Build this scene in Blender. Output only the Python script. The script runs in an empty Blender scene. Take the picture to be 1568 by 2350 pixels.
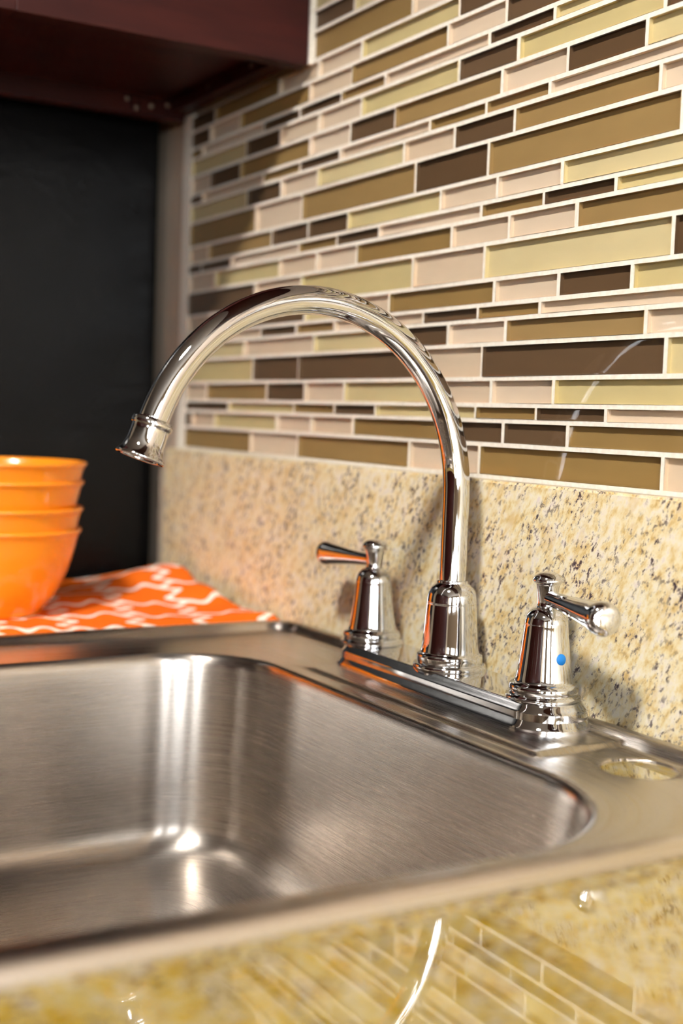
import bpy, bmesh, math, random
from mathutils import Vector, Matrix, noise

random.seed(7)
scene = bpy.context.scene
COL = scene.collection
PI = math.pi

# ------------------------------------------------------------------ camera
cam_d = bpy.data.cameras.new('camera')
cam = bpy.data.objects.new('camera', cam_d)
COL.objects.link(cam)
yaw, pitch, roll = 0.528146806, 0.0733287358, 0.0344392061
fw = Vector((-math.cos(yaw) * math.cos(pitch), math.sin(yaw) * math.cos(pitch), -math.sin(pitch)))
rt = fw.cross(Vector((0, 0, 1))).normalized()
up = rt.cross(fw)
rt2 = rt * math.cos(roll) + up * math.sin(roll)
up2 = -rt * math.sin(roll) + up * math.cos(roll)
CAM = Vector((0, -0.54, 1.0777))
cam.matrix_world = Matrix((
    (rt2.x, up2.x, -fw.x, CAM.x),
    (rt2.y, up2.y, -fw.y, CAM.y),
    (rt2.z, up2.z, -fw.z, CAM.z),
    (0, 0, 0, 1)))
cam_d.sensor_fit = 'VERTICAL'
cam_d.sensor_height = 36.0
cam_d.lens = 36.0 * 2958.41 / 2350.0
cam_d.clip_start = 0.02
cam_d.clip_end = 50
cam_d.dof.use_dof = True
cam_d.dof.focus_distance = 0.80
cam_d.dof.aperture_fstop = 4.2
scene.camera = cam

# ------------------------------------------------------------------ world, exposure
w = bpy.data.worlds.new('world')
scene.world = w
w.use_nodes = True
w.node_tree.nodes['Background'].inputs[0].default_value = (0.85, 0.92, 1.0, 1)
w.node_tree.nodes['Background'].inputs[1].default_value = 0.3
scene.view_settings.view_transform = 'Standard'
scene.view_settings.look = 'None'
scene.view_settings.gamma = 1
scene.view_settings.use_curve_mapping = False
scene.view_settings.exposure = 1.28
LAMP_STRENGTH = 175.0
WINDOW_STRENGTH = 8.0
scene.cycles.max_bounces = 6
scene.cycles.diffuse_bounces = 3
scene.cycles.glossy_bounces = 4
scene.cycles.transmission_bounces = 2
scene.cycles.transparent_max_bounces = 6
scene.cycles.caustics_reflective = False
scene.cycles.caustics_refractive = False
scene.cycles.use_light_tree = False
scene.cycles.use_adaptive_sampling = True
scene.cycles.adaptive_threshold = 0.03

# ------------------------------------------------------------------ helpers
def srgb(r, g, b):
    def f(c):
        c /= 255.0
        return c / 12.92 if c <= 0.04045 else ((c + 0.055) / 1.055) ** 2.4
    return (f(r), f(g), f(b), 1.0)

def newmat(name):
    m = bpy.data.materials.new(name)
    m.use_nodes = True
    nt = m.node_tree
    return m, nt, nt.nodes['Principled BSDF']

def setin(b, **k):
    names = dict(color='Base Color', rough='Roughness', metal='Metallic', spec='Specular IOR Level',
                 aniso='Anisotropic', coat='Coat Weight', coatr='Coat Roughness', sheen='Sheen Weight')
    for a, v in k.items():
        b.inputs[names[a]].default_value = v

def node(nt, t, **k):
    n = nt.nodes.new(t)
    for a, v in k.items():
        setattr(n, a, v)
    return n

def ramp(nt, stops, fac):
    n = nt.nodes.new('ShaderNodeValToRGB')
    e = n.color_ramp.elements
    while len(e) > 1:
        e.remove(e[-1])
    e[0].position, e[0].color = stops[0]
    for p, c in stops[1:]:
        x = e.new(p)
        x.color = c
    nt.links.new(fac, n.inputs[0])
    return n.outputs[0]

def mixc(nt, fac, a, b):
    n = nt.nodes.new('ShaderNodeMix')
    n.data_type = 'RGBA'
    for s, v in ((0, fac), (6, a), (7, b)):
        if isinstance(v, (int, float, tuple)):
            n.inputs[s].default_value = v
        else:
            nt.links.new(v, n.inputs[s])
    return n.outputs[2]

def simple(name, col, rough=0.5, metal=0.0, spec=0.5):
    m, nt, b = newmat(name)
    setin(b, color=col, rough=rough, metal=metal, spec=spec)
    return m

def noise_tex(nt, scale, detail=3, rough=0.5, vec=None, mscale=None, rot=None):
    t = node(nt, 'ShaderNodeTexNoise')
    t.inputs['Scale'].default_value = scale
    t.inputs['Detail'].default_value = detail
    t.inputs['Roughness'].default_value = rough
    if vec is None:
        tc = node(nt, 'ShaderNodeTexCoord')
        vec = tc.outputs['Object']
    if mscale or rot:
        mp = node(nt, 'ShaderNodeMapping')
        if mscale:
            mp.inputs['Scale'].default_value = mscale
        if rot:
            mp.inputs['Rotation'].default_value = rot
        nt.links.new(vec, mp.inputs[0])
        vec = mp.outputs[0]
    nt.links.new(vec, t.inputs['Vector'])
    return t

def bump(nt, b, height, strength=0.2, dist=0.001):
    n = node(nt, 'ShaderNodeBump')
    n.inputs['Strength'].default_value = strength
    n.inputs['Distance'].default_value = dist
    nt.links.new(height, n.inputs['Height'])
    nt.links.new(n.outputs[0], b.inputs['Normal'])

M = {}

def build_materials():
    # painted plaster
    for nm, c in (('plaster', srgb(206, 186, 164)), ('ceiling', srgb(140, 130, 118)), ('room_wall', srgb(164, 146, 122))):
        m, nt, b = newmat(nm)
        setin(b, color=c, rough=0.75)
        n = noise_tex(nt, 180, 3)
        bump(nt, b, n.outputs[0], 0.15, 0.0006)
        M[nm] = m
    m, nt, b = newmat('wood_floor')
    n = noise_tex(nt, 6, 5, 0.6, mscale=(1, 14, 1))
    c = ramp(nt, [(0.3, srgb(54, 34, 22)), (0.7, srgb(88, 58, 38))], n.outputs[0])
    nt.links.new(c, b.inputs['Base Color'])
    setin(b, rough=0.35)
    M['floor'] = m
    # grout
    m, nt, b = newmat('grout')
    n = noise_tex(nt, 260, 4)
    c = ramp(nt, [(0.3, srgb(236, 226, 210)), (0.7, srgb(250, 243, 230))], n.outputs[0])
    nt.links.new(c, b.inputs['Base Color'])
    setin(b, rough=0.85)
    bump(nt, b, n.outputs[0], 0.25, 0.0004)
    M['grout'] = m
    # painted backs of the glass tiles
    for k, a, a2 in (('C', srgb(216, 194, 166), srgb(222, 202, 178)), ('S', srgb(204, 186, 134), srgb(212, 195, 150)),
                     ('B', srgb(150, 121, 72), srgb(162, 133, 88)), ('D', srgb(94, 71, 48), srgb(106, 83, 60))):
        m, nt, b = newmat('tile_' + {'C': 'cream', 'S': 'sand', 'B': 'brown', 'D': 'dark'}[k])
        oi = node(nt, 'ShaderNodeObjectInfo')
        c0 = mixc(nt, oi.outputs['Random'], a, a2)
        n = noise_tex(nt, 40, 3, mscale=(1, 1, 3))
        c1 = mixc(nt, 0.12, c0, n.outputs['Color'])
        hs = node(nt, 'ShaderNodeHueSaturation')
        hs.inputs['Saturation'].default_value = 1.0
        nt.links.new(c0, hs.inputs['Color'])
        ad = node(nt, 'ShaderNodeMath', operation='MULTIPLY_ADD')
        nt.links.new(n.outputs[0], ad.inputs[0])
        ad.inputs[1].default_value = 0.16
        ad.inputs[2].default_value = 0.92
        nt.links.new(ad.outputs[0], hs.inputs['Value'])
        nt.links.new(hs.outputs[0], b.inputs['Base Color'])
        setin(b, rough=0.55, spec=0.2)
        M[k] = m
    # clear glass front of the tiles
    m = bpy.data.materials.new('tile_glass')
    m.use_nodes = True
    nt = m.node_tree
    nt.nodes.clear()
    out = node(nt, 'ShaderNodeOutputMaterial')
    mx = node(nt, 'ShaderNodeMixShader')
    tr = node(nt, 'ShaderNodeBsdfTransparent')
    gl = node(nt, 'ShaderNodeBsdfGlossy')
    gl.inputs['Roughness'].default_value = 0.03
    lw = node(nt, 'ShaderNodeLayerWeight')
    lw.inputs['Blend'].default_value = 0.5
    pw = node(nt, 'ShaderNodeMath', operation='POWER')
    pw.inputs[1].default_value = 5.0
    nt.links.new(lw.outputs['Facing'], pw.inputs[0])
    fr = node(nt, 'ShaderNodeMath', operation='MULTIPLY_ADD')
    nt.links.new(pw.outputs[0], fr.inputs[0])
    fr.inputs[1].default_value = 0.96
    fr.inputs[2].default_value = 0.04
    nz = noise_tex(nt, 30, 2)
    bp = node(nt, 'ShaderNodeBump')
    bp.inputs['Strength'].default_value = 0.12
    bp.inputs['Distance'].default_value = 0.0008
    nt.links.new(nz.outputs[0], bp.inputs['Height'])
    nt.links.new(bp.outputs[0], gl.inputs['Normal'])
    nt.links.new(fr.outputs[0], mx.inputs[0])
    nt.links.new(tr.outputs[0], mx.inputs[1])
    nt.links.new(gl.outputs[0], mx.inputs[2])
    nt.links.new(mx.outputs[0], out.inputs[0])
    M['tile_glass'] = m
    # granite: polished with painted shade for the worktop, honed for the upright strip
    def granite(name, rough, sat=1.0, val=1.0):
        m, nt, b = newmat(name)
        tc = node(nt, 'ShaderNodeTexCoord')
        mp = node(nt, 'ShaderNodeMapping')
        mp.vector_type = 'TEXTURE'
        mp.inputs['Rotation'].default_value = (0.0, -0.95, 0.35)
        mp.inputs['Scale'].default_value = (1.7, 1.0, 0.85)
        nt.links.new(tc.outputs['Object'], mp.inputs[0])
        v = mp.outputs[0]
        n1 = noise_tex(nt, 185, 4, 0.62, v)
        base = ramp(nt, [(0.28, srgb(204, 166, 98)), (0.39, srgb(230, 204, 146)), (0.49, srgb(240, 224, 182)),
                         (0.60, srgb(243, 232, 208)), (0.75, srgb(232, 216, 206))], n1.outputs[0])
        n2 = noise_tex(nt, 60, 3, 0.6, v)
        f2 = ramp(nt, [(0.54, (0, 0, 0, 1)), (0.70, (0.6, 0.6, 0.6, 1))], n2.outputs[0])
        c = mixc(nt, f2, base, srgb(216, 180, 112))
        n3b = noise_tex(nt, 48, 3, 0.55, v)
        f3b = ramp(nt, [(0.40, (0, 0, 0, 1)), (0.58, (1, 1, 1, 1))], n3b.outputs[0])
        n3 = noise_tex(nt, 290, 4, 0.7, v)
        for lo, hi, col, fac in ((0.51, 0.59, srgb(160, 132, 118), 0.8), (0.565, 0.61, srgb(64, 50, 58), 1.0)):
            f3 = ramp(nt, [(lo, (0, 0, 0, 1)), (hi, (fac, fac, fac, 1))], n3.outputs[0])
            mul = node(nt, 'ShaderNodeMath', operation='MULTIPLY')
            nt.links.new(f3, mul.inputs[0])
            nt.links.new(f3b, mul.inputs[1])
            c = mixc(nt, mul.outputs[0], c, col)
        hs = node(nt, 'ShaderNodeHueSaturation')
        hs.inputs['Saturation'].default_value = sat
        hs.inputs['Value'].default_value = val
        nt.links.new(c, hs.inputs['Color'])
        nt.links.new(hs.outputs[0], b.inputs['Base Color'])
        setin(b, rough=rough, spec=0.5)
        return m
    M['granite'] = granite('polished_granite_shaded', 0.03, 1.6, 0.40)  # lowered value stands in for shade falling on the worktop
    pb = M['granite'].node_tree.nodes['Principled BSDF']
    pb.inputs['Coat Weight'].default_value = 1.0
    pb.inputs['Coat Roughness'].default_value = 0.01
    pb.inputs['Coat IOR'].default_value = 1.6
    M['granite_honed'] = granite('honed_granite', 0.38)
    # brushed stainless steel
    m, nt, b = newmat('brushed_steel')
    setin(b, color=(0.55, 0.50, 0.452, 1), rough=0.27, metal=1.0, aniso=0.75)
    tg = node(nt, 'ShaderNodeTangent', direction_type='UV_MAP', uv_map='UVMap')
    nt.links.new(tg.outputs[0], b.inputs['Tangent'])
    uv = node(nt, 'ShaderNodeUVMap', uv_map='UVMap')
    n = noise_tex(nt, 1.0, 2, 0.5, uv.outputs[0], mscale=(4200, 5, 1))
    bump(nt, b, n.outputs[0], 0.010, 0.0002)
    rr = ramp(nt, [(0.3, (0.25, 0.25, 0.25, 1)), (0.7, (0.285, 0.285, 0.285, 1))], n.outputs[0])
    nt.links.new(rr, b.inputs['Roughness'])
    M['steel'] = m
    M['chrome'] = simple('chrome', (0.80, 0.80, 0.81, 1), 0.025, 1.0)
    M['steel_plain'] = simple('plain_steel', (0.55, 0.53, 0.5, 1), 0.25, 1.0)
    M['screw'] = simple('screw_steel', (0.22, 0.17, 0.13, 1), 0.35, 1.0)
    M['blue'] = simple('blue_dot', srgb(10, 120, 205), 0.3)
    M['red'] = simple('red_dot', srgb(200, 30, 25), 0.3)
    M['dark_hole'] = simple('dark_hole', srgb(20, 20, 20), 0.6)
    # dark cherry wood
    m, nt, b = newmat('dark_cherry_wood')
    n = noise_tex(nt, 9, 5, 0.6, mscale=(9, 1, 9))
    c = ramp(nt, [(0.3, srgb(44, 14, 11)), (0.7, srgb(62, 23, 18))], n.outputs[0])
    nt.links.new(c, b.inputs['Base Color'])
    setin(b, rough=0.42, spec=0.22)
    M['cherry'] = m
    # fridge
    m, nt, b = newmat('black_textured_steel')
    setin(b, color=srgb(6, 5, 5), rough=0.24, spec=0.17)
    n = noise_tex(nt, 120, 3, 0.6)
    n2 = noise_tex(nt, 14, 2, 0.5)
    ad = node(nt, 'ShaderNodeMath', operation='ADD')
    nt.links.new(n.outputs[0], ad.inputs[0])
    nt.links.new(n2.outputs[0], ad.inputs[1])
    bump(nt, b, ad.outputs[0], 0.30, 0.0012)
    M['fridge'] = m
    M['gasket'] = simple('gasket', srgb(24, 24, 24), 0.7)
    # orange glaze
    m, nt, b = newmat('orange_glaze')
    setin(b, color=srgb(250, 146, 28), rough=0.22, coat=0.3, coatr=0.08)
    n = noise_tex(nt, 220, 2, mscale=(1, 1, 6))
    bump(nt, b, n.outputs[0], 0.06, 0.0004)
    M['orange'] = m
    # towel: orange with white trellis
    m, nt, b = newmat('orange_trellis_cloth')
    uv = node(nt, 'ShaderNodeUVMap', uv_map='UVMap')
    sp = node(nt, 'ShaderNodeSeparateXYZ')
    nt.links.new(uv.outputs[0], sp.inputs[0])
    def mth(op, a, c2=None):
        x = node(nt, 'ShaderNodeMath', operation=op)
        for i, vv in enumerate((a, c2)):
            if vv is None:
                continue
            if isinstance(vv, (int, float)):
                x.inputs[i].default_value = vv
            else:
                nt.links.new(vv, x.inputs[i])
        return x.outputs[0]
    s_ = mth('ADD', sp.outputs[0], sp.outputs[1])
    d_ = mth('SUBTRACT', sp.outputs[0], sp.outputs[1])
    def lines(a, o):
        ph = mth('MULTIPLY', mth('SINE', mth('MULTIPLY', o, 4 * PI)), 0.11)
        fr_ = mth('FRACT', mth('ADD', a, ph))
        return mth('LESS_THAN', mth('ABSOLUTE', mth('SUBTRACT', fr_, 0.5)), 0.07)
    ln = mth('MAXIMUM', lines(s_, d_), lines(d_, s_))
    c = mixc(nt, ln, srgb(240, 112, 26), srgb(250, 242, 230))
    nt.links.new(c, b.inputs['Base Color'])
    setin(b, rough=0.9, spec=0.1)
    n = noise_tex(nt, 900, 2)
    bump(nt, b, n.outputs[0], 0.3, 0.0005)
    M['towel'] = m
    # light emitters
    for nm, st, c in (('lamp_diffuser', LAMP_STRENGTH, (1.0, 0.955, 0.89, 1)), ('window_daylight', WINDOW_STRENGTH, (0.93, 0.97, 1.0, 1))):
        m = bpy.data.materials.new(nm)
        m.use_nodes = True
        nt = m.node_tree
        nt.nodes.clear()
        o = node(nt, 'ShaderNodeOutputMaterial')
        e = node(nt, 'ShaderNodeEmission')
        e.inputs[0].default_value = c
        e.inputs[1].default_value = st
        nt.links.new(e.outputs[0], o.inputs[0])
        M[nm] = m
    M['white_paint'] = simple('white_paint', srgb(236, 234, 228), 0.4)

build_materials()

def link(name, me, mat=None, parent=None, smooth=False):
    o = bpy.data.objects.new(name, me)
    COL.objects.link(o)
    if mat is not None:
        for mm in (mat if isinstance(mat, (list, tuple)) else [mat]):
            me.materials.append(mm)
    if parent is not None:
        o.parent = parent
    if smooth:
        for p in me.polygons:
            p.use_smooth = True
    return o

def obj(name, bm, mat=None, parent=None, smooth=False, loc=None):
    me = bpy.data.meshes.new(name)
    bm.normal_update()
    bm.to_mesh(me)
    bm.free()
    o = link(name, me, mat, parent, smooth)
    if loc is not None:
        o.location = loc
    return o

def box(bm, x0, x1, y0, y1, z0, z1, mi=0):
    vs = [bm.verts.new(p) for p in ((x0, y0, z0), (x1, y0, z0), (x1, y1, z0), (x0, y1, z0),
                                    (x0, y0, z1), (x1, y0, z1), (x1, y1, z1), (x0, y1, z1))]
    for f in ((0, 3, 2, 1), (4, 5, 6, 7), (0, 1, 5, 4), (1, 2, 6, 5), (2, 3, 7, 6), (3, 0, 4, 7)):
        fc = bm.faces.new([vs[i] for i in f])
        fc.material_index = mi
    return vs

def boxobj(name, b, mat, parent=None, bev=0.0, loc=None):
    bm = bmesh.new()
    box(bm, *b)
    if bev:
        bmesh.ops.bevel(bm, geom=list(bm.edges), offset=bev, segments=2, affect='EDGES', profile=0.5)
    return obj(name, bm, mat, parent, loc=loc)

def lathe_bm(prof, n=48, axis=Matrix.Identity(4), cap0=True, cap1=True):
    """prof: list of (radius, height)"""
    bm = bmesh.new()
    rings = []
    for r, h in prof:
        rings.append([bm.verts.new(axis @ Vector((r * math.cos(2 * PI * k / n), r * math.sin(2 * PI * k / n), h))) for k in range(n)])
    for a, b in zip(rings[:-1], rings[1:]):
        for k in range(n):
            bm.faces.new((a[k], a[(k + 1) % n], b[(k + 1) % n], b[k]))
    if cap0:
        bm.faces.new(list(reversed(rings[0])))
    if cap1:
        bm.faces.new(rings[-1])
    return bm

def smooth_profile(pts, sub=4, sharp=()):
    """Catmull-Rom through the points; indices in sharp keep a corner"""
    out = []
    n = len(pts)
    for i in range(n - 1):
        p1, p2 = Vector(pts[i]), Vector(pts[i + 1])
        p0 = Vector(pts[i - 1]) if i > 0 and i not in sharp else p1
        p3 = Vector(pts[i + 2]) if i + 2 < n and (i + 1) not in sharp else p2
        for k in range(sub):
            t = k / sub
            q = 0.5 * ((2 * p1) + (p2 - p0) * t + (2 * p0 - 5 * p1 + 4 * p2 - p3) * t * t + (3 * p1 - p0 - 3 * p2 + p3) * t ** 3)
            out.append((q.x, q.y))
    out.append(tuple(pts[-1]))
    return out

def empty(name, loc, label=None, cat=None, group=None):
    o = bpy.data.objects.new(name, None)
    COL.objects.link(o)
    o.location = loc
    o.empty_display_size = 0.05
    if label:
        tag(o, label, cat, group)
    return o

def tag(o, label, cat, group=None):
    o['label'] = label
    o['category'] = cat
    if group:
        o['group'] = group

def structure(o, label=None):
    o['kind'] = 'structure'
    if label:
        o['label'] = label
    return o

COUNTER = 0.893
DECK = 0.8945
LEDGE = 0.897
GRANITE_FACE = -0.012
TILE_L, TILE_R = -1.260, -0.30

# ------------------------------------------------------------------ room shell
RX0, RX1, RY0, RY1, RZ = -2.2, 2.4, -3.4, 0.0065, 2.45
structure(boxobj('floor', (RX0, RX1, RY0, 0.1, -0.05, 0.0), M['floor']), 'dark brown wooden kitchen floor')
structure(boxobj('ceiling', (RX0, RX1, RY0, 0.1, RZ, RZ + 0.05), M['ceiling']), 'plain taupe kitchen ceiling')  # colour toned down so the chrome mirrors a dark ceiling
wall_back = structure(boxobj('wall_back', (RX0, RX1, RY1, RY1 + 0.1, 0, RZ), M['plaster']), 'beige kitchen wall covered with glass strip mosaic above the granite')
structure(boxobj('wall_left', (RX0 - 0.1, RX0, RY0, RY1 + 0.1, 0, RZ), M['room_wall']), 'beige wall behind the refrigerator')
# right wall with an opening, front wall with an opening
WINS = [(-3.30, -2.55), (-1.85, -0.95), (-0.62, -0.10)]
WZ0, WZ1 = 0.98, 2.1
def wall_with_openings(name, a0, a1, pos, ops, label):
    bm = bmesh.new()
    cur = a0
    for u0, u1 in ops:
        box(bm, pos[0], pos[1], cur, u0, 0, RZ)
        box(bm, pos[0], pos[1], u0, u1, 0, WZ0)
        box(bm, pos[0], pos[1], u0, u1, WZ1, RZ)
        cur = u1
    box(bm, pos[0], pos[1], cur, a1, 0, RZ)
    return structure(obj(name, bm, M['room_wall']), label)
wall_with_openings('wall_right', RY0, RY1 + 0.1, (RX1, RX1 + 0.1), WINS, 'beige wall with three windows')
structure(boxobj('wall_front', (RX0, RX1, RY0 - 0.1, RY0, 0, RZ), M['room_wall']), 'beige wall opposite the sink')

def window(name, axis, pos, op, nm, label):
    u0, u1, z0, z1 = op
    root = empty(name, (0, 0, 0))
    structure(root, label)
    def bx(n, a0, a1, c0, c1, t0, t1, mat):
        b = (pos + t0, pos + t1, a0, a1, c0, c1) if axis == 'x' else (a0, a1, pos + t0, pos + t1, c0, c1)
        return boxobj(n, b, mat, root)
    s = 1 if axis == 'x' else -1
    t = sorted((0.02 * s, 0.06 * s))
    g = sorted((0.05 * s, 0.055 * s))
    fwid = 0.05
    bx('window_frame', u0, u0 + fwid, z0, z1, *t, M['white_paint'])
    bx('window_frame', u1 - fwid, u1, z0, z1, *t, M['white_paint'])
    bx('window_frame', u0 + fwid, u1 - fwid, z0, z0 + fwid, *t, M['white_paint'])
    bx('window_frame', u0 + fwid, u1 - fwid, z1 - fwid, z1, *t, M['white_paint'])
    for i in range(1, nm):
        c = u0 + (u1 - u0) * i / nm
        bx('mullion', c - 0.035, c + 0.035, z0 + fwid, z1 - fwid, *t, M['white_paint'])
    for i in range(nm):
        a = u0 + (u1 - u0) * i / nm + 0.05
        b = u0 + (u1 - u0) * (i + 1) / nm - 0.05
        bx('pane', a, b, z0 + fwid, z1 - fwid, *g, M['window_daylight'])
for i, (u0, u1) in enumerate(WINS):
    window('window_%d' % (i + 1), 'x', RX1, (u0, u1, WZ0, WZ1), 2 if u1 - u0 > 0.7 else 1, ['white framed window far from the sink wall', 'wide white framed window with daylight', 'narrow window next to the sink wall'][i])

# tall dark cabinets along the wall opposite the sink
for i in range(4):
    x0 = RX0 + 0.02 + i * 0.91
    tcab = empty('tall_cabinet', (x0, RY0, 0), ['leftmost', 'second', 'third', 'rightmost'][i] + ' tall dark cherry cabinet on the wall opposite the sink', 'cabinet', 'tall cabinets opposite the sink')
    boxobj('body', (0.0, 0.9, 0.002, 0.58, 0.0, 2.25), M['cherry'], tcab)
    for j in range(2):
        dd = boxobj('door', (0.006 + 0.449 * j, 0.445 + 0.449 * j, 0.5805, 0.60, 0.1, 2.23), M['cherry'], tcab, 0.002)
        hx = 0.41 if j == 0 else 0.49
        boxobj('handle', (hx, hx + 0.012, 0.6005, 0.63, 1.0, 1.2), M['steel_plain'], dd, 0.002)


# recessed downlight
lamp = empty('ceiling_lamp', (0.0, -1.10, RZ), 'small round white downlight in the ceiling above the sink', 'lamp')
bm = lathe_bm([(0.125, -0.001), (0.150, -0.001), (0.153, -0.008), (0.129, -0.012), (0.125, -0.006)], 32, cap0=False, cap1=False)
obj('trim_ring', bm, M['white_paint'], lamp, True)
bm = lathe_bm([(0.125, -0.006), (0.09, -0.016), (0.04, -0.022)], 16, cap0=False, cap1=True)
obj('lamp_diffuser', bm, M['lamp_diffuser'], lamp, True)

# ------------------------------------------------------------------ mosaic
ROW_Z = [1.0399, 1.0623, 1.0789, 1.0897, 1.108, 1.1319, 1.1488, 1.1594, 1.1766, 1.2017, 1.2197, 1.2306, 1.2477,
         1.2729, 1.2908, 1.3014, 1.32, 1.3377, 1.3485, 1.3663, 1.383, 1.4077, 1.4252, 1.4431, 1.4535]
ROWS = [
    ("BCBCBC", [-1260, -1104, -1009, -828, -737, -557]),
    ("DCSCCBDDB", [-1260, -1244, -1187, -1051, -986, -913, -775, -711, -643]),
    ("DSBDSBDC", [-1260, -1155, -1018, -945, -879, -744, -676, -608]),
    ("CBDCSCCS", [-1260, -1208, -1072, -999, -930, -794, -727, -659]),
    ("SDDCDS", [-1260, -1103, -1011, -821, -739, -559]),
    ("SCSDCBC", [-1260, -1123, -985, -857, -782, -713, -577]),
    ("CDBCDBC", [-1260, -1088, -1018, -950, -815, -746, -677]),
    ("CDSCBCDS", [-1260, -1127, -1003, -926, -864, -728, -659, -591]),
    ("DCSCSD", [-1260, -1104, -1011, -832, -741, -558]),
    ("CSCCBCCB", [-1260, -1195, -1054, -985, -917, -782, -714, -644]),
    ("DDCBDCBDS", [-1260, -1229, -1158, -1018, -950, -883, -747, -678, -609]),
    ("CBDDSCCS", [-1260, -1212, -1071, -1001, -933, -798, -729, -660]),
    ("BCBDBC", [-1260, -1106, -1014, -833, -741, -556]),
    ("SDCSCDBC", [-1260, -1126, -1056, -987, -851, -783, -713, -575]),
    ("DCBDCBBC", [-1260, -1231, -1091, -1020, -950, -816, -746, -677]),
    ("CDBCDBCDS", [-1260, -1212, -1142, -1003, -934, -865, -729, -660, -588]),
    ("SDCCSDSD", [-1260, -1130, -1060, -988, -918, -781, -712, -574]),
    ("BCDDBCDS", [-1260, -1234, -1094, -1023, -951, -882, -745, -675]),
    ("DCBCBCDC", [-1260, -1215, -1145, -1006, -934, -797, -727, -664]),
    ("DBCCSDS", [-1260, -1204, -1065, -992, -920, -783, -715]),
    ("BCS", [-1004, -846, -779]),
    ("DSB", [-1004, -934, -839]),
    ("SCD", [-1004, -900, -770]),
    ("BDS", [-1004, -872, -803]),
]
GROUT = 0.0030
rng = random.Random(3)

def extend(row, k):
    cols, xs = row
    xs = [x / 1000.0 for x in xs]
    cols = list(cols)
    thick = ROW_Z[k + 1] - ROW_Z[k] > 0.0205
    lng, sht = (0.181, 0.0915) if thick else (0.137, 0.0685)
    def kind(d):
        return 'L' if d > (lng + sht) / 2 else 'S'
    while xs[-1] < TILE_R:
        d = [kind(b - a) for a, b in zip(xs[:-1], xs[1:])][-2:]
        if thick:
            nxt = 'S' if d[-1] == 'L' else 'L'
        else:
            nxt = 'L' if d == ['S', 'S'] else 'S'
        xs.append(xs[-1] + (lng if nxt == 'L' else sht))
        if len(cols) < len(xs):
            ch = [c for c in 'CSBD' if c != cols[-1]]
            cols.append(rng.choice(ch))
    return cols[:len(xs) - 1], xs

grout_bm = bmesh.new()
GF = 0.0009      # grout face, a little behind the glass faces
GB = 0.0064
tile_n = 0
def make_tile(x0, x1, z0, z1, c):
    """glass strip: painted back and edges, clear front with a small arris"""
    global tile_n
    cx, cz = (x0 + x1) / 2, (z0 + z1) / 2
    hw, hh = (x1 - x0) / 2, (z1 - z0) / 2
    bv = 0.0009
    bm = bmesh.new()
    def q(a, b, y):
        return [bm.verts.new(p) for p in ((-a, y, -b), (a, y, -b), (a, y, b), (-a, y, b))]
    front = q(hw - bv, hh - bv, 0.0)
    mid = q(hw, hh, bv * 0.8)
    back = q(hw, hh, 0.0038)
    bm.faces.new(front).material_index = 1
    for i in range(4):
        j = (i + 1) % 4
        bm.faces.new((mid[i], mid[j], front[j], front[i])).material_index = 1
        bm.faces.new((back[i], back[j], mid[j], mid[i])).material_index = 0
    bm.faces.new(back).material_index = 0
    o = obj('tile', bm, [M[c], M['tile_glass']], wall_back)
    o.location = (cx, rng.uniform(-0.0002, 0.0002), cz)
    o.rotation_euler = (math.radians(rng.gauss(0, 0.35)), 0, math.radians(rng.gauss(0, 0.25)))
    tile_n += 1

g = GROUT / 2
for k, row in enumerate(ROWS):
    cols, xs = extend(row, k)
    z0, z1 = ROW_Z[k], ROW_Z[k + 1]
    # grout bar under this row
    box(grout_bm, xs[0] - (0.02 if k < 20 else 0.006), TILE_R + 0.1, GF, GB, z0 - g, z0 + g)
    for i, c in enumerate(cols):
        a, b = xs[i] + (g if i else 0.0003), xs[i + 1] - g
        if a > TILE_R:
            break
        jl, jr = rng.uniform(0.0, 0.0003), rng.uniform(-0.0003, 0.0003)
        make_tile(a + jl, b + jr - 0.0001, z0 + g + 0.0001, z1 - g - 0.0001, c)
        box(grout_bm, b + jr, xs[i + 1] + g - 0.0001, GF, GB, z0 + g, z1 - g)
box(grout_bm, -1.010, TILE_R + 0.1, GF, GB, ROW_Z[len(ROWS)] - g, ROW_Z[len(ROWS)] + 0.004)
# edge strip at the left end of the mosaic and along the cabinet side
box(grout_bm, -1.281, TILE_L, GF - 0.0006, GB, ROW_Z[0] - g, ROW_Z[20] + 0.002)
box(grout_bm, -1.0105, -1.0035, -0.0012, GB, ROW_Z[20] - 0.002, ROW_Z[-1])
go = obj('grout', grout_bm, M['grout'], wall_back)
# rest of the wall above and right of the mosaic: plaster flush with the tile faces
structure(boxobj('trim_1', (TILE_R + 0.05, RX1, -0.0012, GB, ROW_Z[0] - g, RZ), M['plaster']), 'plain beige wall right of the mosaic')
structure(boxobj('trim_2', (-1.01, TILE_R + 0.05, -0.002, GB, ROW_Z[-1] + 0.004, RZ), M['plaster']), 'plain beige wall above the mosaic')

# ------------------------------------------------------------------ granite
bm = bmesh.new()
box(bm, -1.284, RX1, GRANITE_FACE, -0.0013, COUNTER + 0.0003, ROW_Z[0] - g)
bmesh.ops.bevel(bm, geom=[e for e in bm.edges if all(v.co.y < -0.01 and v.co.z > 1 for v in e.verts) or all(v.co.y < -0.01 and v.co.x < -1 for v in e.verts)],
                offset=0.0015, segments=2, affect='EDGES')
o = obj('granite_backsplash', bm, M['granite_honed'])
tag(o, 'upright speckled yellow granite backsplash strip below the mosaic', 'backsplash')

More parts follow.
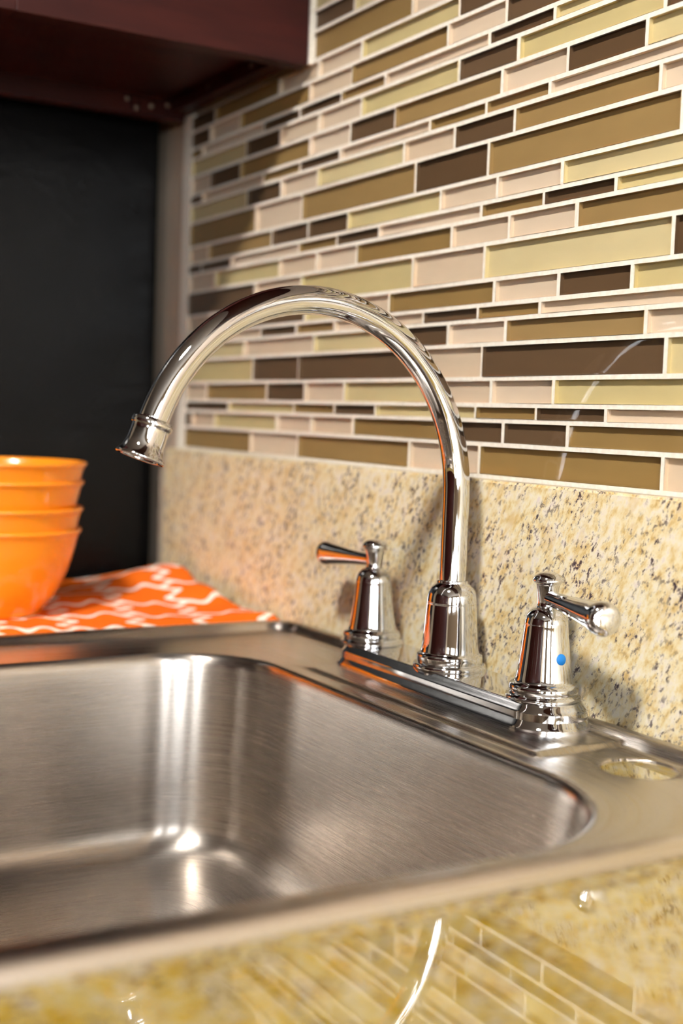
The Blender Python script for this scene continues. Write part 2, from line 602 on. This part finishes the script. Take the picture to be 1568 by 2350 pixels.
def rrect(x0, x1, y0, y1, r, nside=(60, 40), nc=14):
    """rounded rectangle, counter-clockwise, fixed point count"""
    pts = []
    rs = r if isinstance(r, (list, tuple)) else (r, r, r, r)
    corners = [((x1 - rs[0], y1 - rs[0]), 0), ((x0 + rs[1], y1 - rs[1]), 90), ((x0 + rs[2], y0 + rs[2]), 180), ((x1 - rs[3], y0 + rs[3]), 270)]
    for ci in range(4):
        (cx, cy), a0 = corners[ci]
        r = rs[ci]
        arc = []
        for k in range(nc + 1):
            a = math.radians(a0 + 90.0 * k / nc)
            arc.append((cx + r * math.cos(a), cy + r * math.sin(a)))
        pts += arc
        (nx, ny), na = corners[(ci + 1) % 4]
        a = math.radians(na)
        rn = rs[(ci + 1) % 4]
        tgt = (nx + rn * math.cos(a), ny + rn * math.sin(a))
        ns = nside[0] if ci % 2 == 0 else nside[1]
        for k in range(1, ns):
            t = k / ns
            pts.append((arc[-1][0] * (1 - t) + tgt[0] * t, arc[-1][1] * (1 - t) + tgt[1] * t))
    return pts

# countertop slab with the sink cut-out
def counter():
    bm = bmesh.new()
    ox0, ox1, oy0, oy1 = -1.300, RX1, -0.655, GRANITE_FACE + 0.002
    outer = rrect(ox0, ox1, oy0, oy1, 0.004, (20, 10), 4)
    inner = rrect(-0.918, -0.407, -0.515, -0.088, 0.06, (20, 10), 4)
    t = 0.032
    levels = [(outer, COUNTER - t), (outer, COUNTER - 0.003), ([(x, y) for x, y in rrect(ox0 + 0.003, ox1 - 0.003, oy0 + 0.003, oy1, 0.004, (20, 10), 4)], COUNTER),
              (inner, COUNTER), (inner, COUNTER - t)]
    rings = [[bm.verts.new((x, y, z)) for x, y in pts] for pts, z in levels]
    n = len(outer)
    for a, b in list(zip(rings[:-1], rings[1:])) + [(rings[-1], rings[0])]:
        for k in range(n):
            bm.faces.new((a[k], a[(k + 1) % n], b[(k + 1) % n], b[k]))
    bmesh.ops.recalc_face_normals(bm, faces=bm.faces)
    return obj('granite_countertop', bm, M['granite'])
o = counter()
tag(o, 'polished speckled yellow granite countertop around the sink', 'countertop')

# base cabinets below the counter
bc = empty('base_cabinet', (0, 0, 0), 'dark cherry wood base cabinets under the granite countertop', 'cabinet')
bm = bmesh.new()
zt = COUNTER - 0.032
box(bm, -1.290, -1.272, -0.60, 0.0, 0.10, zt)
box(bm, -1.272, RX1 - 0.01, -0.60, -0.58, 0.10, zt)
box(bm, -1.290, RX1 - 0.01, -0.54, 0.0, 0.0, 0.10)
obj('body', bm, M['cherry'], bc)
for i in range(8):
    x0 = -1.285 + i * 0.455
    dr = boxobj('door', (x0 + 0.006, x0 + 0.449, -0.62, -0.6005, 0.12, zt - 0.02), M['cherry'], bc, 0.002)

# ------------------------------------------------------------------ sink
def sstep(a, b, x):
    t = max(0.0, min(1.0, (x - a) / (b - a)))
    return t * t * (3 - 2 * t)

HOLE = Vector((-0.5075, -0.0525))
HOLE_R = 0.0212
def make_sink():
    OX0, OX1, OY0, OY1 = -0.982, -0.3935, -0.572, -0.0135
    bx0, bx1, by0, by1, br = -0.904, -0.4235, -0.500, -0.1040, (0.092, 0.074, 0.074, 0.092)
    NS = (380, 90)
    rings = []
    for ins, z in ((0.0, COUNTER + 0.0003), (0.0005, COUNTER + 0.004), (0.002, COUNTER + 0.0072), (0.0045, COUNTER + 0.0090), (0.0075, COUNTER + 0.0093),
                   (0.010, COUNTER + 0.0082), (0.0125, DECK + 0.0042), (0.0145, DECK + 0.0014), (0.0165, DECK)):
        rings.append([(x, y, z) for x, y in rrect(OX0 + ins, OX1 - ins, OY0 + ins, OY1 - ins, max(0.035 - ins, 0.012), NS)])
    a = rings[-1]
    b = [(x, y, DECK) for x, y in rrect(bx0, bx1, by0, by1, br, NS)]
    STEPS = 40
    for s in range(1, STEPS):
        t = s / STEPS
        rings.append([(p[0] * (1 - t) + q[0] * t, p[1] * (1 - t) + q[1] * t, DECK) for p, q in zip(a, b)])
    def ledge(x, y):
        # raised faucet ledge along the back
        h = sstep(-0.546, -0.551, x) * sstep(-0.0940, -0.0895, y) * sstep(-0.83, -0.80, x)
        return (LEDGE - DECK) * h
    for k in range(len(rings) - STEPS, len(rings)):
        rings[k] = [(x, y, max(z, DECK + ledge(x, y)) if y > -0.1045 else z) for x, y, z in rings[k]]
    for ins, z in ((0.0, DECK), (0.0018, DECK - 0.0005), (0.0034, DECK - 0.0018), (0.0045, DECK - 0.0042), (0.0052, DECK - 0.009), (0.0060, DECK - 0.02),
                   (0.0075, DECK - 0.04), (0.009, DECK - 0.06), (0.0105, DECK - 0.08), (0.012, DECK - 0.10), (0.0135, 0.768), (0.0150, 0.760), (0.0185, 0.7525),
                   (0.025, 0.7465), (0.035, 0.7430), (0.05, 0.7415), (0.08, 0.7405), (0.12, 0.7397), (0.16, 0.739)):
        rings.append([(x, y, z) for x, y in rrect(bx0 + ins, bx1 - ins, by0 + ins, by1 - ins, [max(q_ - ins * 0.35, 0.02) for q_ in br], NS)])
    bm = bmesh.new()
    uvl = bm.loops.layers.uv.new('UVMap')
    vr = [[bm.verts.new(p) for p in rg] for rg in rings]
    n = len(rings[0])
    # arc lengths for the brushed direction: u runs down the ring order, v runs around
    vv = [0.0]
    for k in range(n):
        p, q = Vector(rings[9][k]), Vector(rings[9][(k + 1) % n])
        vv.append(vv[-1] + (q - p).length)
    uu = [0.0]
    for i in range(len(rings) - 1):
        uu.append(uu[-1] + (Vector(rings[i + 1][40]) - Vector(rings[i][40])).length)
    for i in range(len(vr) - 1):
        for k in range(n):
            f = bm.faces.new((vr[i][k], vr[i][(k + 1) % n], vr[i + 1][(k + 1) % n], vr[i + 1][k]))
            f.smooth = True
            for lp, (du, dv) in zip(f.loops, ((0, 0), (0, 1), (1, 1), (1, 0))):
                lp[uvl].uv = (uu[i + du], vv[k + dv])
    f = bm.faces.new(vr[-1])
    for lp in f.loops:
        lp[uvl].uv = (lp.vert.co.x, lp.vert.co.y)
    # spare tap hole
    kill = [f for f in bm.faces if (Vector((f.calc_center_median().x, f.calc_center_median().y)) - HOLE).length < HOLE_R and f.calc_center_median().z > 0.85]
    bmesh.ops.delete(bm, geom=kill, context='FACES')
    edge = [e for e in bm.edges if e.is_boundary and all((Vector((v.co.x, v.co.y)) - HOLE).length < HOLE_R * 1.6 for v in e.verts)]
    vs = {v for e in edge for v in e.verts}
    for v in vs:
        dd = Vector((v.co.x, v.co.y)) - HOLE
        dd = dd.normalized() * HOLE_R
        v.co.x, v.co.y = HOLE.x + dd.x, HOLE.y + dd.y
        v.co.z = DECK - 0.0003
    cur = edge
    for dr, dz in ((-0.0006, -0.0006), (-0.0002, -0.0012)):
        ext = bmesh.ops.extrude_edge_only(bm, edges=cur)
        nv = [x for x in ext['geom'] if isinstance(x, bmesh.types.BMVert)]
        cur = [x for x in ext['geom'] if isinstance(x, bmesh.types.BMEdge)]
        cur = [e for e in cur if e.is_boundary]
        for v in nv:
            dd = (Vector((v.co.x, v.co.y)) - HOLE)
            l = dd.length
            dd = dd.normalized() * (l + dr)
            v.co.x, v.co.y = HOLE.x + dd.x, HOLE.y + dd.y
            v.co.z += dz
    loose = [v for v in bm.verts if not v.link_faces]
    bmesh.ops.delete(bm, geom=loose, context='VERTS')
    root = empty('kitchen_sink', (-0.68, -0.29, COUNTER), 'brushed stainless steel drop-in sink with a deep rounded bowl', 'sink')
    me = bpy.data.meshes.new('basin')
    bm.to_mesh(me)
    bm.free()
    o = link('basin', me, M['steel'], root)
    o.location = (0.68, 0.29, -COUNTER)
    d = obj('drain_strainer', lathe_bm(smooth_profile([(0.001, 0.7405), (0.020, 0.7405), (0.036, 0.7395), (0.043, 0.7405), (0.0435, 0.7395)], 4), 40, cap1=False), M['steel_plain'], root, True)
    d.location = (0.02, -0.012, -COUNTER + 0.0003)
make_sink()

# ------------------------------------------------------------------ faucet
FX, FY = -0.7035, -0.0415
fa = empty('kitchen_faucet', (FX, FY, LEDGE), 'polished chrome two-handle kitchen faucet with a high arched spout', 'faucet')

def stadium(r, hl, n=28):
    pts = []
    for k in range(n + 1):
        a = -PI / 2 + PI * k / n
        pts.append((hl + r * math.cos(a), r * math.sin(a)))
    for k in range(n + 1):
        a = PI / 2 + PI * k / n
        pts.append((-hl + r * math.cos(a), r * math.sin(a)))
    return pts

def deck_plate():
    bm = bmesh.new()
    prof = smooth_profile([(0.0268, 0.0), (0.0268, 0.0014), (0.0264, 0.0021), (0.0243, 0.0050), (0.0238, 0.0057), (0.0236, 0.0100),
                           (0.0232, 0.0107), (0.0202, 0.0142), (0.0196, 0.0150), (0.0186, 0.0153), (0.0150, 0.0151), (0.002, 0.0150)], 3, sharp=(1, 2, 3, 4, 5, 6, 7, 9))
    rings = [[bm.verts.new((x + 0.0042, y, z)) for x, y in stadium(r + 0.0012, 0.0987)] for r, z in prof]
    n = len(rings[0])
    for a, b in zip(rings[:-1], rings[1:]):
        for k in range(n):
            bm.faces.new((a[k], a[(k + 1) % n], b[(k + 1) % n], b[k]))
    bm.faces.new(rings[-1])
    bm.faces.new(list(reversed(rings[0])))
    o = obj('deck_plate', bm, M['chrome'], fa, True)
    o.data.set_sharp_from_angle(angle=math.radians(24))
    return o
deck_plate()
PT = 0.0150

# spout base bell (heights relative to the ledge)
sb_prof = [(0.0240, PT - 0.001), (0.0246, PT + 0.0012), (0.0240, PT + 0.0034), (0.0218, PT + 0.0042), (0.0222, PT + 0.0070), (0.0218, PT + 0.0098), (0.0198, PT + 0.0112),
           (0.0190, PT + 0.0150), (0.0180, PT + 0.0270), (0.0172, PT + 0.0380), (0.0167, PT + 0.0440), (0.0168, PT + 0.0448), (0.0160, PT + 0.0505), (0.0138, PT + 0.0550),
           (0.0110, PT + 0.0574), (0.0104, PT + 0.0578), (0.0102, PT + 0.0594), (0.0090, PT + 0.0597)]
sbm = lathe_bm(smooth_profile(sb_prof, 4, sharp=(3, 6, 10, 11, 14, 15, 16)), 64)
obj('spout_base', sbm, M['chrome'], fa, True)

# spout tube
def tube(path, rad, n=40):
    bm = bmesh.new()
    rings = []
    for i, p in enumerate(path):
        t = (path[min(i + 1, len(path) - 1)] - path[max(i - 1, 0)]).normalized()
        a = Vector((1, 0, 0))
        b = t.cross(a).normalized()
        rings.append([bm.verts.new(p + a * rad * math.cos(2 * PI * k / n) + b * rad * math.sin(2 * PI * k / n)) for k in range(n)])
    for a, b in zip(rings[:-1], rings[1:]):
        for k in range(n):
            bm.faces.new((a[k], a[(k + 1) % n], b[(k + 1) % n], b[k]))
    bm.faces.new(rings[-1])
    bm.faces.new(list(reversed(rings[0])))
    bmesh.ops.recalc_face_normals(bm, faces=bm.faces)
    return bm
R_A = 0.1120
R_V = 0.1200
cz = 1.0290 - LEDGE
path = [Vector((0, 0, 0.05 + (cz - 0.05) * k / 20)) for k in range(20)]
END = math.radians(160)
for k in range(97):
    a = END * k / 96
    path.append(Vector((0, -R_A + R_A * math.cos(a), cz + R_V * math.sin(a))))
sp = obj('spout', tube(path, 0.00895), M['chrome'], fa, True)
# aerator
tip = path[-1]
tdir = (path[-1] - path[-2]).normalized()
q = Vector((0, 0, 1)).rotation_difference(tdir)
mat = Matrix.Translation(tip) @ q.to_matrix().to_4x4()
ae = [(0.0088, -0.003), (0.0112, -0.0024), (0.0122, -0.0010), (0.0122, 0.0012), (0.0114, 0.0022), (0.0111, 0.0035), (0.0112, 0.0100), (0.0117, 0.0140), (0.0132, 0.0178), (0.0147, 0.0198), (0.0149, 0.0208), (0.0143, 0.0214), (0.0108, 0.0212), (0.0103, 0.0190)]
abm = lathe_bm(smooth_profile(ae, 3, sharp=(4, 11, 12)), 48, mat)
obj('aerator', abm, M['chrome'], sp, True)
abm = lathe_bm([(0.0103, 0.0185), (0.0101, 0.0200), (0.0050, 0.0203), (0.0005, 0.0204)], 32, mat)
obj('aerator_screen', abm, M['steel_plain'], sp, True)

# handles
hd_prof = [(0.0205, PT - 0.001), (0.0226, PT + 0.0006), (0.0228, PT + 0.0020), (0.0212, PT + 0.0032), (0.0205, PT + 0.0042), (0.0212, PT + 0.0065), (0.0206, PT + 0.0090), (0.0180, PT + 0.0108),
           (0.0170, PT + 0.0140), (0.0154, PT + 0.0250), (0.0140, PT + 0.0370), (0.0133, PT + 0.0440), (0.0132, PT + 0.0462), (0.0122, PT + 0.0505),
           (0.0095, PT + 0.0540), (0.0068, PT + 0.0556), (0.0061, PT + 0.0575), (0.0064, PT + 0.0640), (0.0072, PT + 0.0690), (0.0078, PT + 0.0702), (0.0091, PT + 0.0712), (0.0093, PT + 0.0724), (0.0082, PT + 0.0746), (0.0050, PT + 0.0766), (0.0008, PT + 0.0772)]
lv_prof = [(0.0046, 0.000), (0.0048, 0.010), (0.0053, 0.022), (0.0063, 0.036), (0.0077, 0.050), (0.0089, 0.061), (0.0097, 0.0665), (0.0098, 0.0700), (0.0091, 0.0726), (0.0070, 0.0740), (0.0035, 0.0746), (0.0006, 0.0748)]
def handle(dx, ang, dot, dot_label):
    h = obj('handle', lathe_bm(smooth_profile(hd_prof, 4, sharp=(3, 4, 7, 12, 15, 19)), 64), M['chrome'], fa, True)
    h.location = (dx, 0, 0)
    d = Vector((math.cos(ang), math.sin(ang), -0.03)).normalized()
    qq = Vector((0, 0, 1)).rotation_difference(d)
    mt = Matrix.Translation(Vector((0, 0, PT + 0.0615))) @ qq.to_matrix().to_4x4()
    obj('lever', lathe_bm(smooth_profile(lv_prof, 4), 40, mt), M['chrome'], h, True)
    # index dot on the side of the bell
    zd = PT + 0.0262
    dirn = Vector((math.copysign(1, dx), 0, 0.12)).normalized()
    qq = Vector((0, 0, 1)).rotation_difference(dirn)
    mt = Matrix.Translation(Vector((math.copysign(0.01515, dx), 0, zd))) @ qq.to_matrix().to_4x4()
    o = obj('index_dot', lathe_bm([(0.0034, -0.001), (0.0034, 0.0003), (0.0029, 0.0006), (0.0003, 0.0007)], 24, mt), M[dot], h, True)
    o['label'] = dot_label
handle(0.0996, math.radians(-13), 'blue', 'small round blue dot')
handle(-0.1000, math.radians(180), 'red', 'small round red dot')

# ------------------------------------------------------------------ wall cabinet
wc = empty('wall_cabinet', (-1.145, RY1, 1.380), 'dark cherry wood wall cabinet hanging over the mosaic', 'cabinet')
def wcp(name, b, mat, bev=0.0008):
    o = boxobj(name, b, mat, wc, bev)
    o.location = (1.145, -RY1, -1.380)
    return o
CT = 2.14
wcp('side_panel', (-1.024, -1.006, -0.2565, -0.0020, 1.3795, CT), M['cherry'])
wcp('side_panel', (-1.291, -1.273, -0.2565, -0.0020, 1.3795, CT), M['cherry'])
wcp('bottom_panel', (-1.273, -1.024, -0.2565, -0.0020, 1.400, 1.414), M['cherry'])
wcp('top_panel', (-1.273, -1.024, -0.2565, -0.0020, CT - 0.016, CT), M['cherry'])
wcp('hanging_rail', (-1.273, -1.024, -0.0185, -0.0020, 1.386, 1.400), M['cherry'])
wcp('face_frame', (-1.291, -1.006, -0.2755, -0.2565, 1.3795, 1.412), M['cherry'])
wcp('door', (-1.288, -1.009, -0.2960, -0.2757, 1.388, CT - 0.01), M['cherry'], 0.002)
for (sx, sy, sz, ax) in ((-1.273, -0.066, 1.394, 'x'), (-1.273, -0.040, 1.390, 'x'), (-1.273, -0.056, 1.386, 'x'), (-1.180, -0.0185, 1.3945, 'y'), (-1.085, -0.0185, 1.3945, 'y'), (-1.273, -0.022, 1.3935, 'x')):
    d = Vector((1, 0, 0)) if ax == 'x' else Vector((0, -1, 0))
    qq = Vector((0, 0, 1)).rotation_difference(d)
    mt = Matrix.Translation(Vector((sx + 1.145, sy - RY1, sz - 1.380))) @ qq.to_matrix().to_4x4()
    obj('screw', lathe_bm([(0.0026, -0.001), (0.0026, 0.0004), (0.0018, 0.0009), (0.0004, 0.0011)], 16, mt), M['screw'], wc, True)

# ------------------------------------------------------------------ refrigerator
fr = empty('refrigerator', (-1.70, -0.37, 0), 'tall black refrigerator with a textured side beside the counter', 'refrigerator')
def fp(name, b, mat, bev):
    o = boxobj(name, b, mat, fr, bev)
    o.location = (1.70, 0.37, 0)
    return o
fp('body', (-2.08, -1.316, -0.70, -0.012, 0.03, 1.74), M['fridge'], 0.004)
fp('gasket', (-2.07, -1.326, -0.712, -0.70, 0.08, 1.73), M['gasket'], 0.0)
fp('door', (-2.08, -1.316, -0.775, -0.712, 0.06, 1.20), M['fridge'], 0.008)
fp('freezer_door', (-2.08, -1.316, -0.775, -0.712, 1.21, 1.74), M['fridge'], 0.008)
fp('base_grille', (-2.07, -1.33, -0.69, -0.05, 0.0, 0.03), M['gasket'], 0.0)
for z0, z1 in ((0.7, 1.14), (1.27, 1.6)):
    fp('door_handle', (-1.40, -1.375, -0.815, -0.775, z0, z1), M['gasket'], 0.006)

# short cabinet above the sink
sc_ = empty('wall_cabinet', (-0.42, -0.15, 1.70), 'dark cherry wood cabinet high above the sink', 'cabinet')
boxobj('body', (-0.584, 0.60, -0.14, 0.147, 0.0, 0.70), M['cherry'], sc_, 0.001)
for i in range(3):
    dd = boxobj('door', (-0.580 + 0.394 * i, -0.190 + 0.394 * i, -0.161, -0.1405, 0.006, 0.694), M['cherry'], sc_, 0.002)
    boxobj('knob', (-0.225 + 0.394 * i, -0.205 + 0.394 * i, -0.185, -0.1615, 0.04, 0.06), M['steel_plain'], dd, 0.004)

# cabinet above the refrigerator
oc = empty('wall_cabinet', (-1.70, -0.3, 1.78), 'wide dark cherry wood cabinet above the refrigerator', 'cabinet')
boxobj('body', (-0.39, 0.388, -0.30, 0.298, 0.0, 0.50), M['cherry'], oc, 0.001)
for i in range(2):
    dd = boxobj('door', (-0.386 + 0.388 * i, -0.002 + 0.388 * i, -0.321, -0.3005, 0.005, 0.495), M['cherry'], oc, 0.002)
    boxobj('knob', (-0.03 + 0.05 * i, -0.01 + 0.05 * i, -0.345, -0.3215, 0.04, 0.06), M['steel_plain'], dd, 0.004)

# ------------------------------------------------------------------ towel
TX0, TX1, TY0, TY1 = -1.288, -0.988, -0.47, -0.0155
TOWEL_TOP = COUNTER + 0.006
def towel_pt(s, t):
    """s 0..1 from the fridge to the sink rim, t 0..1 from the front to the granite"""
    x = TX0 + (TX1 - TX0) * s
    y = TY0 + (TY1 - TY0) * t
    bowl = math.hypot(x + 1.106, y + 0.2385)
    flat = sstep(0.045, 0.10, bowl)
    h = 0.0055
    h += flat * 0.0035 * (0.5 + 0.5 * math.sin(9 * s + 5 * t)) 
    h += 0.020 * math.exp(-((s - 0.22) / 0.20) ** 2) * sstep(0.72, 0.96, t)
    h += 0.010 * math.exp(-((s - 0.55) / 0.12) ** 2) * sstep(0.88, 1.0, t)
    h += flat * 0.003 * noise.noise(Vector((x * 22, y * 22, 0.3)))
    h *= 0.25 + 0.75 * sstep(1.0, 0.90, s)
    # back edge runs in an uneven line
    y -= sstep(0.85, 1.0, t) * (0.006 + 0.008 * math.sin(7 * s + 1.0) ** 2) * sstep(1.0, 0.7, s)
    x += sstep(0.9, 1.0, s) * 0.0035 * math.sin(11 * t)
    return Vector((x, y, COUNTER + max(h, 0.0012)))
def make_towel():
    NS_, NT_ = 60, 90
    bm = bmesh.new()
    uvl = bm.loops.layers.uv.new('UVMap')
    top = [[bm.verts.new(towel_pt(i / NS_, j / NT_)) for j in range(NT_ + 1)] for i in range(NS_ + 1)]
    bot = [[bm.verts.new((top[i][j].co.x, top[i][j].co.y, max(COUNTER + 0.0003, top[i][j].co.z - 0.004))) for j in range(NT_ + 1)] for i in range(NS_ + 1)]
    def uvc(v):
        return ((v.co.x * 0.82 + v.co.y * 0.57) / 0.082, (-v.co.x * 0.57 + v.co.y * 0.82) / 0.082)
    def face(vs):
        f = bm.faces.new(vs)
        f.smooth = True
        for lp in f.loops:
            lp[uvl].uv = uvc(lp.vert)
    for i in range(NS_):
        for j in range(NT_):
            face((top[i][j], top[i + 1][j], top[i + 1][j + 1], top[i][j + 1]))
            face((bot[i][j], bot[i][j + 1], bot[i + 1][j + 1], bot[i + 1][j]))
    for i in range(NS_):
        face((top[i + 1][0], top[i][0], bot[i][0], bot[i + 1][0]))
        face((top[i][NT_], top[i + 1][NT_], bot[i + 1][NT_], bot[i][NT_]))
    for j in range(NT_):
        face((top[0][j], top[0][j + 1], bot[0][j + 1], bot[0][j]))
        face((top[NS_][j + 1], top[NS_][j], bot[NS_][j], bot[NS_][j + 1]))
    o = obj('kitchen_towel', bm, M['towel'], None)
    tag(o, 'orange kitchen towel with white trellis pattern beside the sink', 'towel')
make_towel()

# ------------------------------------------------------------------ bowls
BX, BY = -1.106, -0.2385
def bowl_profile():
    outer = [(0.0365, 0.0), (0.0385, 0.0012), (0.0395, 0.0035), (0.0430, 0.0070), (0.0520, 0.0190), (0.0600, 0.0360), (0.0660, 0.0540), (0.0690, 0.0660), (0.0705, 0.0700), (0.0722, 0.0722), (0.0724, 0.0742)]
    inner = [(0.0712, 0.0752), (0.0690, 0.0742), (0.0664, 0.0680), (0.0622, 0.0540), (0.0560, 0.0370), (0.0470, 0.0205), (0.0330, 0.0105), (0.0150, 0.0075), (0.0008, 0.0070)]
    return smooth_profile(outer + inner, 3, sharp=(1,))
bprof = bowl_profile()
me0 = None
stack = [(0.0, 1.0, 'bottom bowl of the orange stack, standing on the towel'),
         (0.0185, 0.995, 'second bowl from the bottom of the orange stack'),
         (0.0415, 0.995, 'third bowl from the bottom of the orange stack'),
         (0.0575, 1.0, 'topmost orange bowl of the stack on the towel')]
for i, (dz, sc, lab) in enumerate(stack):
    if me0 is None:
        o = obj('orange_bowl', lathe_bm(bprof, 64), M['orange'], None, True)
        me0 = o.data
    else:
        o = bpy.data.objects.new('orange_bowl', me0)
        COL.objects.link(o)
    o.location = (BX + (0.001 if i % 2 else -0.001), BY + 0.001 * i, COUNTER + 0.0058 + dz)
    o.scale = (sc, sc, 1)
    tag(o, lab, 'bowl', 'stacked orange bowls')
